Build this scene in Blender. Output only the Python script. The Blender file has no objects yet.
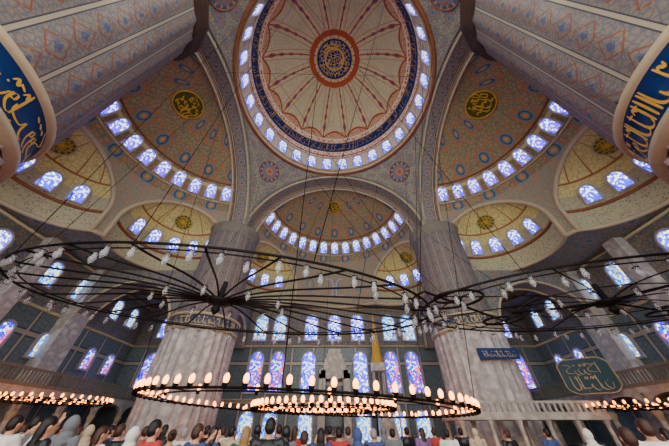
import bpy, bmesh, math, random
from mathutils import Vector, Matrix
from mathutils.geometry import tessellate_polygon
random.seed(7)
pi=math.pi; sin=math.sin; cos=math.cos
COL=bpy.context.scene.collection
def lin(h):
    h=h.lstrip('#'); r=[int(h[i:i+2],16)/255 for i in (0,2,4)]
    return tuple([(c/12.92 if c<=.04045 else ((c+.055)/1.055)**2.4) for c in r]+[1.0])
# ---------------------------------------------------------------- node helper
class S:
    def __init__(s,g,k): s.g=g; s.k=k
    def __add__(a,b): return a.g.m('ADD',a,b)
    def __sub__(a,b): return a.g.m('SUBTRACT',a,b)
    def __mul__(a,b): return a.g.m('MULTIPLY',a,b)
    def __truediv__(a,b): return a.g.m('DIVIDE',a,b)
class G:
    def __init__(s,name,rough=.6,metal=0.0,spec=.3):
        s.mat=bpy.data.materials.new(name); s.mat.use_nodes=True
        s.nt=s.mat.node_tree; s.nt.nodes.clear()
        s.out=s.nt.nodes.new('ShaderNodeOutputMaterial')
        s.b=s.nt.nodes.new('ShaderNodeBsdfPrincipled')
        s.b.inputs['Roughness'].default_value=rough; s.b.inputs['Metallic'].default_value=metal
        s.b.inputs['Specular IOR Level'].default_value=spec
        s.nt.links.new(s.b.outputs[0],s.out.inputs[0])
        s.tc=s.nt.nodes.new('ShaderNodeTexCoord')
    def put(s,inp,v):
        if isinstance(v,S): s.nt.links.new(v.k,inp)
        elif v is not None: inp.default_value=v
    def m(s,op,a,b=None,c=None):
        n=s.nt.nodes.new('ShaderNodeMath'); n.operation=op
        s.put(n.inputs[0],a); s.put(n.inputs[1],b)
        if c is not None: s.put(n.inputs[2],c)
        return S(s,n.outputs[0])
    def uv(s):
        n=s.nt.nodes.new('ShaderNodeSeparateXYZ'); s.nt.links.new(s.tc.outputs['UV'],n.inputs[0])
        return S(s,n.outputs[0]),S(s,n.outputs[1])
    def vor(s,scale,feat='DISTANCE_TO_EDGE',src='Object',out='Distance',rnd=1.0):
        n=s.nt.nodes.new('ShaderNodeTexVoronoi'); n.feature=feat; n.inputs['Scale'].default_value=scale
        n.inputs['Randomness'].default_value=rnd
        s.nt.links.new(s.tc.outputs[src],n.inputs['Vector']); return S(s,n.outputs[out])
    def noise(s,scale,detail=3,src='Object',out='Fac'):
        n=s.nt.nodes.new('ShaderNodeTexNoise'); n.inputs['Scale'].default_value=scale; n.inputs['Detail'].default_value=detail
        s.nt.links.new(s.tc.outputs[src],n.inputs['Vector']); return S(s,n.outputs[out])
    def mix(s,f,a,b,mode='MIX'):
        n=s.nt.nodes.new('ShaderNodeMix'); n.data_type='RGBA'; n.blend_type=mode
        s.put(n.inputs[0],f); s.put(n.inputs[6],a); s.put(n.inputs[7],b); return S(s,n.outputs[2])
    def lt(s,a,b): return s.m('LESS_THAN',a,b)
    def gt(s,a,b): return s.m('GREATER_THAN',a,b)
    def near(s,a,b,w): return s.lt(s.m('ABSOLUTE',s.m('SUBTRACT',a,b)),w)
    def color(s,c): s.put(s.b.inputs['Base Color'],c); return s.mat
    def emit(s,c,st):
        s.put(s.b.inputs['Emission Color'],c); s.put(s.b.inputs['Emission Strength'],st)
def plain(name,c,rough=.6,metal=0,var=.12,sc=3):
    g=G(name,rough,metal); n=g.noise(sc)
    b=lin(c); d=tuple([x*(1-var*2) for x in b[:3]]+[1])
    return g.color(g.mix(n,b,d))
def cells(g,nu,nv,off=True):
    u,v=g.uv(); u=u*nu; v=v*nv
    if off:
        row=g.m('FLOOR',v); u=u+g.m('MULTIPLY',g.m('MODULO',row,2.0),.5)
    x=g.m('FRACT',u)-.5; y=g.m('FRACT',v)-.5
    d=g.m('SQRT',x*x+y*y); a=g.m('ARCTAN2',y,x)
    return d*(g.m('COSINE',a*8.0)*.18+1.0),d
def ornate(name,base,line,acc1,acc2,nu,nv,fs=2.2,R=.34,rough=.65,lw=.10,border=None):
    g=G(name,rough)
    e=g.vor(fs); f=g.vor(fs*1.7,'F1'); nz=g.noise(.25,2)
    c=g.mix(nz,lin(base),tuple([x*.66 for x in lin(base)[:3]]+[1]))
    c=g.mix(g.lt(e,lw)*.75,c,lin(line))
    c=g.mix(g.lt(f,.24)*.8,c,lin(acc1))
    p,d=cells(g,nu,nv)
    c=g.mix(g.lt(p,R)*.65,c,lin(acc2))
    c=g.mix(g.near(p,R,.035)*.85,c,lin(line))
    c=g.mix(g.near(p,R*.6,.035)*.85,c,lin(acc1))
    c=g.mix(g.lt(d,.09),c,lin(line))
    if border:
        u,v=g.uv()
        e2=g.m('MINIMUM',v,g.m('SUBTRACT',1.0,v))
        c=g.mix(g.lt(e2,.10),c,lin(border)); c=g.mix(g.near(e2,.12,.025),c,lin(line))
    g.color(c); return g.mat
# ---------------------------------------------------------------- mesh builder
class MB:
    def __init__(s): s.V=[];s.F=[];s.U=[];s.M=[]
    def grid(s,f,nu,nv,m=0,skip=None,us=1,vs=1):
        o=len(s.V); P=[]
        for j in range(nv+1):
            for i in range(nu+1):
                p=Vector(f(i/nu,j/nv)); s.V.append(p)
        for j in range(nv):
            for i in range(nu):
                a=o+j*(nu+1)+i; q=(a,a+1,a+nu+2,a+nu+1)
                if skip:
                    c=(s.V[q[0]]+s.V[q[1]]+s.V[q[2]]+s.V[q[3]])/4
                    if skip(c): continue
                s.F.append(q); s.M.append(m)
                s.U.append([(i/nu*us,j/nv*vs),((i+1)/nu*us,j/nv*vs),((i+1)/nu*us,(j+1)/nv*vs),(i/nu*us,(j+1)/nv*vs)])
    def tube(s,pts,r,n=6,closed=False,m=0,ref=None):
        pts=[Vector(p) for p in pts]; L=len(pts); o=len(s.V)
        rs=r if isinstance(r,(list,tuple)) else [r]*L
        prev=None
        for i,p in enumerate(pts):
            if closed: t=pts[(i+1)%L]-pts[i-1]
            else: t=pts[min(i+1,L-1)]-pts[max(i-1,0)]
            t.normalize()
            if prev is None:
                up=Vector(ref) if ref else (Vector((0,0,1)) if abs(t.z)<.9 else Vector((1,0,0)))
            else: up=prev
            a=t.cross(up)
            if a.length<1e-4: a=t.cross(Vector((0,1,.1)))
            a.normalize(); b=a.cross(t).normalized(); prev=b
            for k in range(n):
                an=2*pi*k/n; s.V.append(p+(a*cos(an)+b*sin(an))*rs[i])
        R=L if closed else L-1
        for i in range(R):
            i2=(i+1)%L
            for k in range(n):
                k2=(k+1)%n
                s.F.append((o+i*n+k,o+i*n+k2,o+i2*n+k2,o+i2*n+k)); s.M.append(m)
                s.U.append([(i,k/n),(i,(k+1)/n),(i+1,(k+1)/n),(i+1,k/n)])
        if not closed:
            s.F.append(tuple(o+k for k in range(n))[::-1]); s.M.append(m); s.U.append([(0,0)]*n)
            s.F.append(tuple(o+(L-1)*n+k for k in range(n))); s.M.append(m); s.U.append([(0,0)]*n)
    def lathe(s,prof,n=24,c=(0,0,0),m=0,flute=0,amp=.04,us=None,mi=None):
        c=Vector(c)
        o=len(s.V); K=n
        for (r,z) in prof:
            for k in range(K):
                a=2*pi*k/K; rr=r
                if flute: rr=r*(1-amp*abs(cos(flute*a/2))**.6)
                s.V.append(c+Vector((rr*cos(a),rr*sin(a),z)))
        for j in range(len(prof)-1):
            for k in range(K):
                k2=(k+1)%K
                s.F.append((o+j*K+k,o+j*K+k2,o+(j+1)*K+k2,o+(j+1)*K+k)); s.M.append(mi[j] if mi else m)
                U=us or 1
                s.U.append([(k/K*U,prof[j][1]),((k+1)/K*U,prof[j][1]),((k+1)/K*U,prof[j+1][1]),(k/K*U,prof[j+1][1])])
    def box(s,x0,x1,y0,y1,z0,z1,m=0):
        o=len(s.V)
        for z in (z0,z1):
            for (x,y) in ((x0,y0),(x1,y0),(x1,y1),(x0,y1)): s.V.append(Vector((x,y,z)))
        for q in ((3,2,1,0),(4,5,6,7),(0,1,5,4),(1,2,6,5),(2,3,7,6),(3,0,4,7)):
            s.F.append(tuple(o+i for i in q)); s.M.append(m)
            vs=[s.V[o+i] for i in q]
            if q in((3,2,1,0),(4,5,6,7)): s.U.append([(v.x,v.y) for v in vs])
            elif abs((vs[0]-vs[2]).x)<1e-6: s.U.append([(v.y,v.z) for v in vs])
            else: s.U.append([(v.x,v.z) for v in vs])
    def poly(s,pts,m=0,uv=None):
        o=len(s.V); 
        for p in pts: s.V.append(Vector(p))
        s.F.append(tuple(range(o,o+len(pts)))); s.M.append(m); s.U.append(uv or [(p[0],p[1]) for p in pts])
    def mesh(s,name,mats,smooth=True):
        me=bpy.data.meshes.new(name); me.from_pydata([tuple(v) for v in s.V],[],s.F)
        for mt in mats: me.materials.append(mt)
        uv=me.uv_layers.new(name='UVMap'); i=0
        flat=[]
        for u in s.U:
            for t in u: flat.extend(t)
        uv.data.foreach_set('uv',flat)
        me.polygons.foreach_set('material_index',s.M)
        me.polygons.foreach_set('use_smooth',[smooth]*len(s.F))
        me.update(); return me
    def obj(s,name,mats,smooth=True,parent=None,**kw):
        return mk(name,s.mesh(name,mats,smooth),parent,**kw)
def mk(name,me,parent=None,mw=None,**kw):
    o=bpy.data.objects.new(name,me); COL.objects.link(o)
    if mw is not None: o.matrix_world=mw
    if parent: o.parent=parent
    for k,v in kw.items(): o[k]=v
    return o
def empty(name,loc,**kw):
    o=bpy.data.objects.new(name,None); o.location=loc; o.empty_display_size=.3; COL.objects.link(o)
    for k,v in kw.items(): o[k]=v
    return o
# ---------------------------------------------------------------- materials
M={}
def dome_material():
    g=G('painted_dome',.7); u,v=g.uv()
    e=g.vor(2.0); f=g.vor(3.2,'F1')
    c=g.mix(g.noise(.4,2),lin('#e8dfae'),lin('#c6c294'))
    c=g.mix(g.lt(e,.05)*.3,c,lin('#a09468'))
    n=16.0
    x=g.m('FRACT',u*n)-.5; ax=g.m('ABSOLUTE',x)
    w=g.m('SUBTRACT',1.02,v)
    c=g.mix(g.near(ax*w,.085,.007)*.8,c,lin('#bf7e50'))
    c=g.mix(g.lt(ax*w,.013),c,lin('#b5542c'))
    for vc,sz in ((.49,.11),(.58,.085),(.66,.07),(.74,.055)):
        d=g.m('ABSOLUTE',v-vc)*1.7+ax*w*2.4
        c=g.mix(g.lt(d,sz),c,lin('#c05a34')); c=g.mix(g.lt(d,sz*.45),c,lin('#38588c'))
    x2=g.m('ABSOLUTE',g.m('FRACT',u*n+.5)-.5)
    arch=v+x2*x2*.25
    c=g.mix(g.near(arch,.455,.009),c,lin('#b0502c'))
    c=g.mix(g.lt(arch,.448),c,lin('#d8a880'))
    c=g.mix(g.lt(f,.28)*g.lt(v,.45),c,lin('#a84a2c'))
    c=g.mix(g.lt(v,.385),c,lin('#cc7850'))
    c=g.mix(g.lt(e,.12)*g.lt(v,.385),c,lin('#f2e4c4'))
    c=g.mix(g.near(v,.385,.005),c,lin('#efe6cc')); 
    c=g.mix(g.lt(v,.348),c,lin('#0a2c6c'))
    c=g.mix(g.near(v,.348,.005),c,lin('#e0b868'))
    c=g.mix(g.lt(v,.245),c,lin('#e08c68')); c=g.mix(g.lt(e,.10)*g.lt(v,.245),c,lin('#faf0e0'))
    c=g.mix(g.near(v,.245,.005),c,lin('#efe2c0'))
    c=g.mix(g.lt(v,.185),c,lin('#dcc8b4')); c=g.mix(g.near(v,.20,.006),c,lin('#985034'))
    ro=g.m('COSINE',u*(2*pi*16.0))*.012
    c=g.mix(g.gt(v+ro,.80)*g.near(v,.825,.02),c,lin('#bc5630'))
    c=g.mix(g.gt(v,.856),c,lin('#e0b868')); c=g.mix(g.gt(v,.866),c,lin('#0a2c6c'))
    c=g.mix(g.gt(v,.88)*g.lt(g.vor(2.2),.08),c,lin('#dcb45c'))
    c=g.mix(g.near(v,.93,.006),c,lin('#dcb45c'))
    g.color(c); return g.mat
M['dome']=dome_material()
def semi_material():
    g=G('painted_semidome',.7)
    u,v=g.uv(); e=g.vor(2.4); f=g.vor(4.0,'F1')
    c=g.mix(g.noise(.2,2),lin('#b49e72'),lin('#847656'))
    c=g.mix(g.lt(e,.10)*.65,c,lin('#64705e'))
    c=g.mix(g.lt(f,.25)*.75,c,lin('#b4683c'))
    p,d=cells(g,9.0,4.6)
    c=g.mix(g.lt(p,.27)*.7,c,lin('#708484')); c=g.mix(g.near(p,.27,.025),c,lin('#b8683c'))
    c=g.mix(g.near(d,.14,.025),c,lin('#3c5878')); c=g.mix(g.lt(d,.06),c,lin('#cc8a50'))
    p2,d2=cells(g,18.0,9.2); c=g.mix(g.lt(p2,.14)*.75,c,lin('#bc7444'))
    c=g.mix(g.lt(v,.30)*.5,c,lin('#a09c8c'))
    c=g.mix(g.near(v,.45,.010),c,lin('#d0bc88')); 
    g.color(c); return g.mat
M['semi']=semi_material()
def exedra_material():
    g=G('painted_exedra',.7)
    u,v=g.uv(); e=g.vor(2.6); f=g.vor(4.2,'F1')
    c=g.mix(g.noise(.3,2),lin('#f2e698'),lin('#c8be7c'))  # bright yellow base has the glow of window light painted in
    c=g.mix(g.lt(e,.07)*.45,c,lin('#a09058'))
    c=g.mix(g.lt(f,.22)*.65,c,lin('#bc7440'))
    x=g.m('ABSOLUTE',g.m('FRACT',u*8.0)-.5)
    c=g.mix(g.lt(x,.04)*g.gt(v,.5),c,lin('#ac7844'))
    c=g.mix(g.near(v,.5,.010),c,lin('#a4683c'))
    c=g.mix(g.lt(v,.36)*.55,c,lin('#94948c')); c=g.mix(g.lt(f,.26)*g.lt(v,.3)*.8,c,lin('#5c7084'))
    g.color(c); return g.mat
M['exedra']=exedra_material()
M['pend']=ornate('painted_pendentive','#b2aa88','#66727a','#a8643c','#7c8c98',40,3,3.2,.30)
M['soffit']=ornate('painted_arch_soffit','#b4a684','#566678','#b06a40','#84949e',26,1,3.6,.36,border='#d0c09a')
M['wallup']=ornate('painted_plaster','#988f76','#5a6674','#98603f','#788894',.35,.35,3.0,.33)
def tile_material():
    g=G('iznik_tile_wall',.35,spec=.5)
    u,v=g.uv(); e=g.vor(2.8); f=g.vor(4.6,'F1')
    c=g.mix(g.noise(.3,2),lin('#7c8680'),lin('#5e6c6a'))
    c=g.mix(g.lt(e,.08)*.6,c,lin('#3c5c70')); c=g.mix(g.lt(f,.22)*.55,c,lin('#6a8478'))
    fx=g.m('FRACT',u*.36)-.5; fy=g.m('FRACT',v*.25)-.5
    b=g.m('MAXIMUM',g.m('ABSOLUTE',fx),g.m('ABSOLUTE',fy))
    c=g.mix(g.gt(b,.46),c,lin('#b0a48a')); c=g.mix(g.near(b,.44,.012),c,lin('#2c4058'))
    g.color(c); return g.mat
M['tile']=tile_material()
def marble(name,a,b,sc=1.2,rough=.4):
    g=G(name,rough,spec=.5); n=g.noise(sc,6)
    k=g.m('ABSOLUTE',n-.5)*6.0; k=g.m('MINIMUM',k,1.0)
    return g.color(g.mix(k,lin(b),lin(a)))
M['marble']=marble('grey_marble','#d6d0ca','#aaa4a0')
M['marblew']=marble('white_marble','#d4ccbc','#aaa092')
def pierup():
    g=G('painted_pier',.6); u,v=g.uv()
    x=g.m('FRACT',u)-.5; ax=g.m('ABSOLUTE',x)
    e=g.vor(4.6); f=g.vor(7,'F1')
    c=g.mix(g.noise(.3,2),lin('#928878'),lin('#706a64'))
    c=g.mix(g.lt(e,.11)*.6,c,lin('#565e70'))
    y=g.m('ABSOLUTE',g.m('FRACT',v*.75)-.5); d=ax*1.3+y
    c=g.mix(g.near(d,.42,.035),c,lin('#86543e')); c=g.mix(g.lt(d,.16),c,lin('#505c78'))
    c=g.mix(g.lt(f,.24)*.6,c,lin('#ac8460'))
    c=g.mix(g.gt(ax,.45),c,lin('#a89c84')); c=g.mix(g.near(ax,.44,.015),c,lin('#3c4250'))
    g.color(c); return g.mat
M['pierup']=pierup()
M['navy']=plain('navy_panel','#0c3470',.45)
M['slate']=plain('slate_blue_panel','#465870',.5)
M['teal']=plain('dark_teal_panel','#0c404c',.4)
M['gold']=plain('gold_leaf','#e8b840',.4,.1)
M['pgold']=plain('pale_gilding','#c8b080',.5)
M['trim']=plain('cream_stone_trim','#c8b894',.6)
M['trimr']=plain('dull_red_trim','#985c3c',.6)
M['trimg']=plain('grey_stone_trim','#868072',.6)
M['trimd']=plain('dark_brown_stone_trim','#483428',.6)
M['iron']=plain('black_iron','#0c0806',.6,.2)
M['cable']=plain('dark_steel_cable','#14110f',.5,.5)
M['winframe']=plain('plaster_window_frame','#beb4c0',.6)
def stained(name,ca,cb,cc,st,sc=2.2,lead=.05,warm=None):
    g=G(name,.3)
    u,v=g.uv()
    e=g.vor(sc,'DISTANCE_TO_EDGE','UV'); r=g.vor(sc,'F1','UV','Color')
    n=g.nt.nodes.new('ShaderNodeSeparateColor'); g.nt.links.new(r.k,n.inputs[0])
    a=S(g,n.outputs[0]); b=S(g,n.outputs[1]); c_=S(g,n.outputs[2])
    c=g.mix(g.gt(a,.45),lin(ca),lin(cb)); c=g.mix(g.gt(b,.70),c,lin(cc))
    if warm: c=g.mix(g.gt(c_,.86),c,lin(warm))
    c=g.mix(g.lt(e,lead),c,lin('#0c1490'))
    g.color(lin('#101020')); g.emit(c,st); return g.mat
M['glassb']=stained('stained_glass_blue_white','#e8f0ff','#3c58ff','#3018ff',4.3,4.8,.07)
M['glassv']=stained('stained_glass_violet','#e8e4ff','#3040ff','#6020ff',4.2,4.5,.07)
M['glassc']=stained('stained_glass_colour','#d0dcff','#0c30ff','#7420f0',3.8,4.2,.09,'#ff5038')
M['glassp']=stained('pale_leaded_glass','#c8f0ff','#48b0ff','#1c70ff',3.2,5.0,.06,'#ffe880')
def bulbm(name,c,st):
    g=G(name,.3); g.color(lin('#fff0d0')); g.emit(lin(c),st); return g.mat
M['bulb']=bulbm('lit_bulb','#ff8c28',11)
def lampglass():
    g=G('clear_lamp_glass',.08,spec=.8); g.color(lin('#b8bcc0'))
    t=g.nt.nodes.new('ShaderNodeBsdfTransparent'); mx=g.nt.nodes.new('ShaderNodeMixShader'); mx.inputs[0].default_value=.42
    g.nt.links.new(t.outputs[0],mx.inputs[1]); g.nt.links.new(g.b.outputs[0],mx.inputs[2]); g.nt.links.new(mx.outputs[0],g.out.inputs[0])
    return g.mat
M['lglass']=lampglass()
def carpet():
    g=G('red_prayer_carpet',.95,spec=.05); u,v=g.uv(); p,d=cells(g,.8,.8)
    c=g.mix(g.noise(2),lin('#8c2520'),lin('#6e1a18')); c=g.mix(g.near(p,.35,.04),c,lin('#24406a')); c=g.mix(g.lt(d,.12),c,lin('#c9a060'))
    return g.color(c)
M['carpet']=carpet()
# ---------------------------------------------------------------- geometry constants
CY=12.0; A=11.6; Z0=19.5; CAMZ=1.55
ST=dict(kind='structure')
TR=[0]
def trim(pts,r,mat,label,closed=False,n=6):
    TR[0]+=1; b=MB(); b.tube(pts,r,n,closed); o=b.obj('trim_%d'%TR[0],[mat],label=label,category='trim',**ST); return o
WN=[0]; WC={}
def arch_outline(w,h,n=8):
    zs=h/2-w*.62
    pts=[(w/2,-h/2),(w/2,zs)]
    for i in range(1,n):
        t=i/n; a=t*pi/2; pts.append((w/2*cos(a),zs+w*.62*sin(a)**.9))
    pts.append((0,h/2))
    L=[(-x,y) for x,y in pts[:-1]][::-1]
    return pts+L
def window(pos,nrm,up,w,h,glass,label):
    key=(round(w,2),round(h,2),glass)
    if key not in WC:
        b=MB(); i=arch_outline(w,h); o=arch_outline(w+.34,h+.34); n=len(i)
        for k in range(n):
            b.V+= [Vector((o[k][0],0.05,o[k][1])),Vector((o[k][0],-.22,o[k][1])),Vector((i[k][0],-.22,i[k][1])),Vector((i[k][0],.0,i[k][1]))]
        for k in range(n):
            k2=(k+1)%n
            for j in range(3):
                b.F.append((k*4+j,k2*4+j,k2*4+j+1,k*4+j+1)); b.M.append(0); b.U.append([(0,0)]*4)
        fm=b.mesh('window_frame_mesh',[M['winframe']],False)
        g=MB(); g.poly([(p[0],-.06,p[1]) for p in i],0,[(p[0],p[1]) for p in i])
        gm=g.mesh('glass_pane_mesh',[M[glass]],False); WC[key]=(fm,gm)
    fm,gm=WC[key]; WN[0]+=1
    n=Vector(nrm).normalized(); Y=-n; Z=(Vector(up)-n*Vector(up).dot(n)).normalized(); X=Y.cross(Z)
    mw=Matrix((X,Y,Z)).transposed().to_4x4(); mw.translation=Vector(pos)
    o=mk('window_%d'%WN[0],fm,None,mw,label=label,category='window',**ST)
    c=mk('glass_pane',gm,o); return o
# calligraphy strokes -------------------------------------------------
GL=[ [[(0,.04),(.01,.5),(.03,.97)]], [[(.22,.95),(.2,.3),(.1,.06),(-.06,.05),(-.12,.2)]],
 [[(.42,.5),(.4,.2),(.22,.02),(.06,.12),(0,.42)],[(.2,.55),(.26,.55)]],
 [[(.62,.4),(.52,.16),(.1,.14),(0,.36)],[(.3,-.04),(.37,-.04)]],
 [[(.2,.5),(.08,.55),(.06,.38),(.2,.36),(.2,.5),(.18,.2),(-.02,.02),(-.14,.04)]],
 [[(.7,.95),(.15,.72),(.55,.5),(.52,.2),(.0,.16)]],
 [[(.3,.4),(.26,.12),(.1,-.02),(-.06,.0)]],
 [[(.55,.3),(.5,.18),(.42,.3),(.36,.18),(.28,.3),(.2,.12),(0,.1),(-.1,.32)]],
 [[(.1,.8),(.3,.86)]], [[(.0,.9),(.05,.7),(.14,.9),(.22,.7)]] ]
def smoothline(p,n=5):
    out=[]; P=[p[0]]+list(p)+[p[-1]]
    for i in range(1,len(P)-2):
        for k in range(n):
            t=k/n; r=[]
            for c in (0,1):
                a,b_,c_,d=P[i-1][c],P[i][c],P[i+1][c],P[i+2][c]
                r.append(.5*((2*b_)+(-a+c_)*t+(2*a-5*b_+4*c_-d)*t*t+(-a+3*b_-3*c_+d)*t**3))
            out.append(tuple(r))
    out.append(p[-1]); return out
def calligraphy(b,L,H,fmap,seed,m=0,wt=1.0):
    rr=random.Random(seed); x=0
    while x<L/H:
        gidx=rr.choice([0,0,1,2,3,4,5,6,7,0,1]); gl=GL[gidx]
        strokes=list(gl)
        if rr.random()<.6: strokes+= [[(a,b2*.9+.05) for a,b2 in GL[rr.choice([8,9])][0]]]
        for s_ in strokes:
            pts=smoothline(s_,4); n=len(pts); o=len(b.V)
            for i,(px,py) in enumerate(pts):
                j=min(i+1,n-1); k=max(i-1,0)
                dx,dy=pts[j][0]-pts[k][0],pts[j][1]-pts[k][1]; l=math.hypot(dx,dy) or 1; dx/=l; dy/=l
                w=wt*(.022+.055*abs(dx*.5+dy*.86))*(.45+.55*sin(pi*min(1,max(0,(i+.6)/n))))
                for sg in (-1,1):
                    qx=(x+px-dy*w*sg)*H; qy=(py+dx*w*sg)*H
                    b.V.append(Vector(fmap(qx,qy)))
            for i in range(n-1):
                b.F.append((o+2*i,o+2*i+1,o+2*i+3,o+2*i+2)); b.M.append(m); b.U.append([(0,0)]*4)
        x+=max(p[0] for s_ in gl for p in s_)*.62+.15
def disc(name,pos,nrm,r,mat,label,lift=.12,seed=None,rim=None,grp=None):
    n=Vector(nrm).normalized(); up=Vector((0,0,1)) if abs(n.z)<.95 else Vector((0,1,0))
    Z=(up-n*up.dot(n)).normalized(); Y=-n; X=Y.cross(Z)
    mw=Matrix((X,Y,Z)).transposed().to_4x4(); mw.translation=Vector(pos)+n*lift
    b=MB(); b.grid(lambda u,v:(r*v*cos(2*pi*u),-.03*(1-v),r*v*sin(2*pi*u)),40,6)
    o=b.obj(name,[mat],label=label,category='painted medallion'); o.matrix_world=mw
    if grp:o['group']=grp
    rb=MB(); rb.tube([(r*cos(a*pi/20),-.02,r*sin(a*pi/20)) for a in range(40)],.07,6,True)
    rb.obj('rim',[rim or M['trim']],parent=o)
    if seed is not None:
        cb=MB(); 
        for k,(yy,hh) in enumerate(((-.7,.6),(-.2,.6),(.3,.5))):
            ww=2*math.sqrt(max(.1,1-(abs(yy+hh/2))**2))*.8*r
            calligraphy(cb,ww*.78,hh*r,lambda x,y,yy=yy,ww=ww:(ww*.5-x,-.06,yy*r+y),seed+k,0,1.0)
        cb.obj('calligraphy',[M['gold']],parent=o,smooth=False)
    return o
def rose(name,a,b_,c_,d_):
    g=G(name,.6); u,v=g.uv(); x=g.m('ABSOLUTE',g.m('FRACT',u*12.0)-.5)
    f=g.vor(3.0)
    c=g.mix(g.lt(f,.08),lin(a),lin(b_)); c=g.mix(g.gt(v,.72),c,lin(c_)); c=g.mix(g.gt(v,.72)*g.lt(x,.16),c,lin(d_))
    c=g.mix(g.lt(v+x*.5,.45),c,lin(d_)); c=g.mix(g.lt(v,.2),c,lin(b_)); return g.color(c)
M['rose1']=rose('rosette_blue_red','#647c8c','#a85c38','#44607c','#bc9068')
M['rose2']=rose('rosette_gold','#6c6c2c','#d0a838','#5c5c28','#b09838')
M['rose3']=plain('dark_green_ground','#54581c',.6)
# ================================================================ MAIN DOME
prof=[(11.35,31.3),(11.2,31.9),(10.75,34.8)]
for i in range(1,25):
    a=pi/2*i/24; prof.append((10.75*cos(a),34.8+10.9*sin(a)))
arc=[0]
for i in range(1,len(prof)): arc.append(arc[-1]+math.hypot(prof[i][0]-prof[i-1][0],prof[i][1]-prof[i-1][1]))
tot=arc[-1]; NP=len(prof)-1
def domef(u,v):
    t=v*tot; i=0
    while i<NP-1 and arc[i+1]<t: i+=1
    k=(t-arc[i])/(arc[i+1]-arc[i]); r=prof[i][0]+(prof[i+1][0]-prof[i][0])*k; z=prof[i][1]+(prof[i+1][1]-prof[i][1])*k
    return (max(r,.001)*cos(2*pi*u),CY+max(r,.001)*sin(2*pi*u),z)
b=MB(); b.grid(domef,168,60)
b.obj('ceiling',[M['dome']],label='great painted central dome with red ribs and blue inscription ring',category='ceiling',**ST)
cb=MB()
P0=domef(0,.262); P1=domef(0,.335)
def ringmap(x,y):
    a=x/9.9; t=y/1.2
    r=P0[0]+(P1[0]-P0[0])*t-.1; z=P0[2]+(P1[2]-P0[2])*t
    return (r*cos(-a),CY+r*sin(-a),z-.04)
calligraphy(cb,2*pi*9.9-.6,1.2,ringmap,5,0,.36)
TR[0]+=1; cb.obj('trim_%d'%TR[0],[M['gold']],smooth=False,label='gold inscription running round the dome',category='inscription',**ST)
for i in range(28):
    a=2*pi*(i+.5)/28; p=Vector((10.93*cos(a),CY+10.93*sin(a),33.35))
    t=Vector((-.45*cos(a),-.45*sin(a),2.9)).normalized(); n=Vector((-cos(a),-sin(a),-.155))
    window(p,n,t,1.25,2.2,'glassb','arched stained glass window at the foot of the dome')
def circ(r,z,n=96,c=(0,CY)): return [(c[0]+r*cos(2*pi*i/n),c[1]+r*sin(2*pi*i/n),z) for i in range(n)]
trim(circ(11.3,31.35),.22,M['trimr'],'red and cream cornice ring under dome windows',True)
trim(circ(11.0,31.95),.12,M['trim'],'cream moulding below the dome windows',True)
trim(circ(10.7,34.75),.12,M['trim'],'cream moulding above the dome windows',True)
# ================================================================ PENDENTIVES
SR=A*math.sqrt(2)
def pend(u,v):
    a=2*pi*u; re=A/max(abs(cos(a)),abs(sin(a))); r=11.25+(re-11.25)*v if re>11.25 else re
    return (r*cos(a),CY+r*sin(a),Z0+math.sqrt(max(SR*SR-r*r,0)))
b=MB(); b.grid(pend,256,16)
b.obj('ceiling',[M['pend']],label='curved pendentives painted with dense grey arabesques',category='ceiling',**ST)
for sx in (-1,1):
    for sy in (-1,1):
        r=13.1; d=Vector((sx*.7071,sy*.7071,0)); z=math.sqrt(SR*SR-r*r)
        p=Vector((0,CY,Z0))+d*r+Vector((0,0,z)); n=Vector((0,CY,Z0))-p
        disc('medallion',p,n,1.4,M['rose1'],'round painted rosette on a pendentive',.1,None,M['trimr'],'pendentive rosettes')
# ================================================================ GREAT ARCHES
def frame(k):
    a=k*pi/2; return Vector((cos(a),sin(a),0)),Vector((-sin(a),cos(a),0))
C0=Vector((0,CY,0))
for k in range(4):
    d,s=frame(k)
    def sof(u,v,d=d,s=s):
        an=pi*u; return C0+d*(A+1.7*v)+s*(A*cos(an))+Vector((0,0,Z0+A*sin(an)))
    b=MB(); b.grid(sof,64,1)
    def ann(u,v,d=d,s=s):
        an=pi*u; R=A+(10.7-A)*v; return C0+d*(A+1.7)+s*(R*cos(an))+Vector((0,0,Z0+R*sin(an)))
    if k!=3: b.grid(ann,64,1)
    b.obj('ceiling',[M['soffit']],label='soffit of a great arch with painted roundels',category='ceiling',**ST)
    for (off,R,rr,mt) in ((A+.02,A,.14,M['trim']),(A+.0,A+.55,.09,M['trimg']),(A+1.7,A-.05,.09,M['trimr']),(A+1.72,10.75,.13,M['trim'])):
        if k==3 and off>A+1: continue
        if R>A:
            c=Vector((0,CY,Z0)); seg=[[],[]]
            for i in range(4,61):
                an=pi*i/64
                q=C0+d*(A)+s*(R*cos(an))+Vector((0,0,Z0+R*sin(an))); q=c+(q-c).normalized()*(SR-.05)
                h=(q-c)
                if math.hypot(h.x,h.y)<11.35: continue
                seg[0 if (q-C0).dot(s)>0 else 1].append(q)
            for sg in seg:
                if len(sg)>2: trim(sg,rr,mt,'grey moulding following a great arch')
        else:
            trim([C0+d*off+s*(R*cos(pi*i/64))+Vector((0,0,Z0+R*sin(pi*i/64))) for i in range(65)],rr,mt,'stone moulding on the edge of a great arch')
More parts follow.
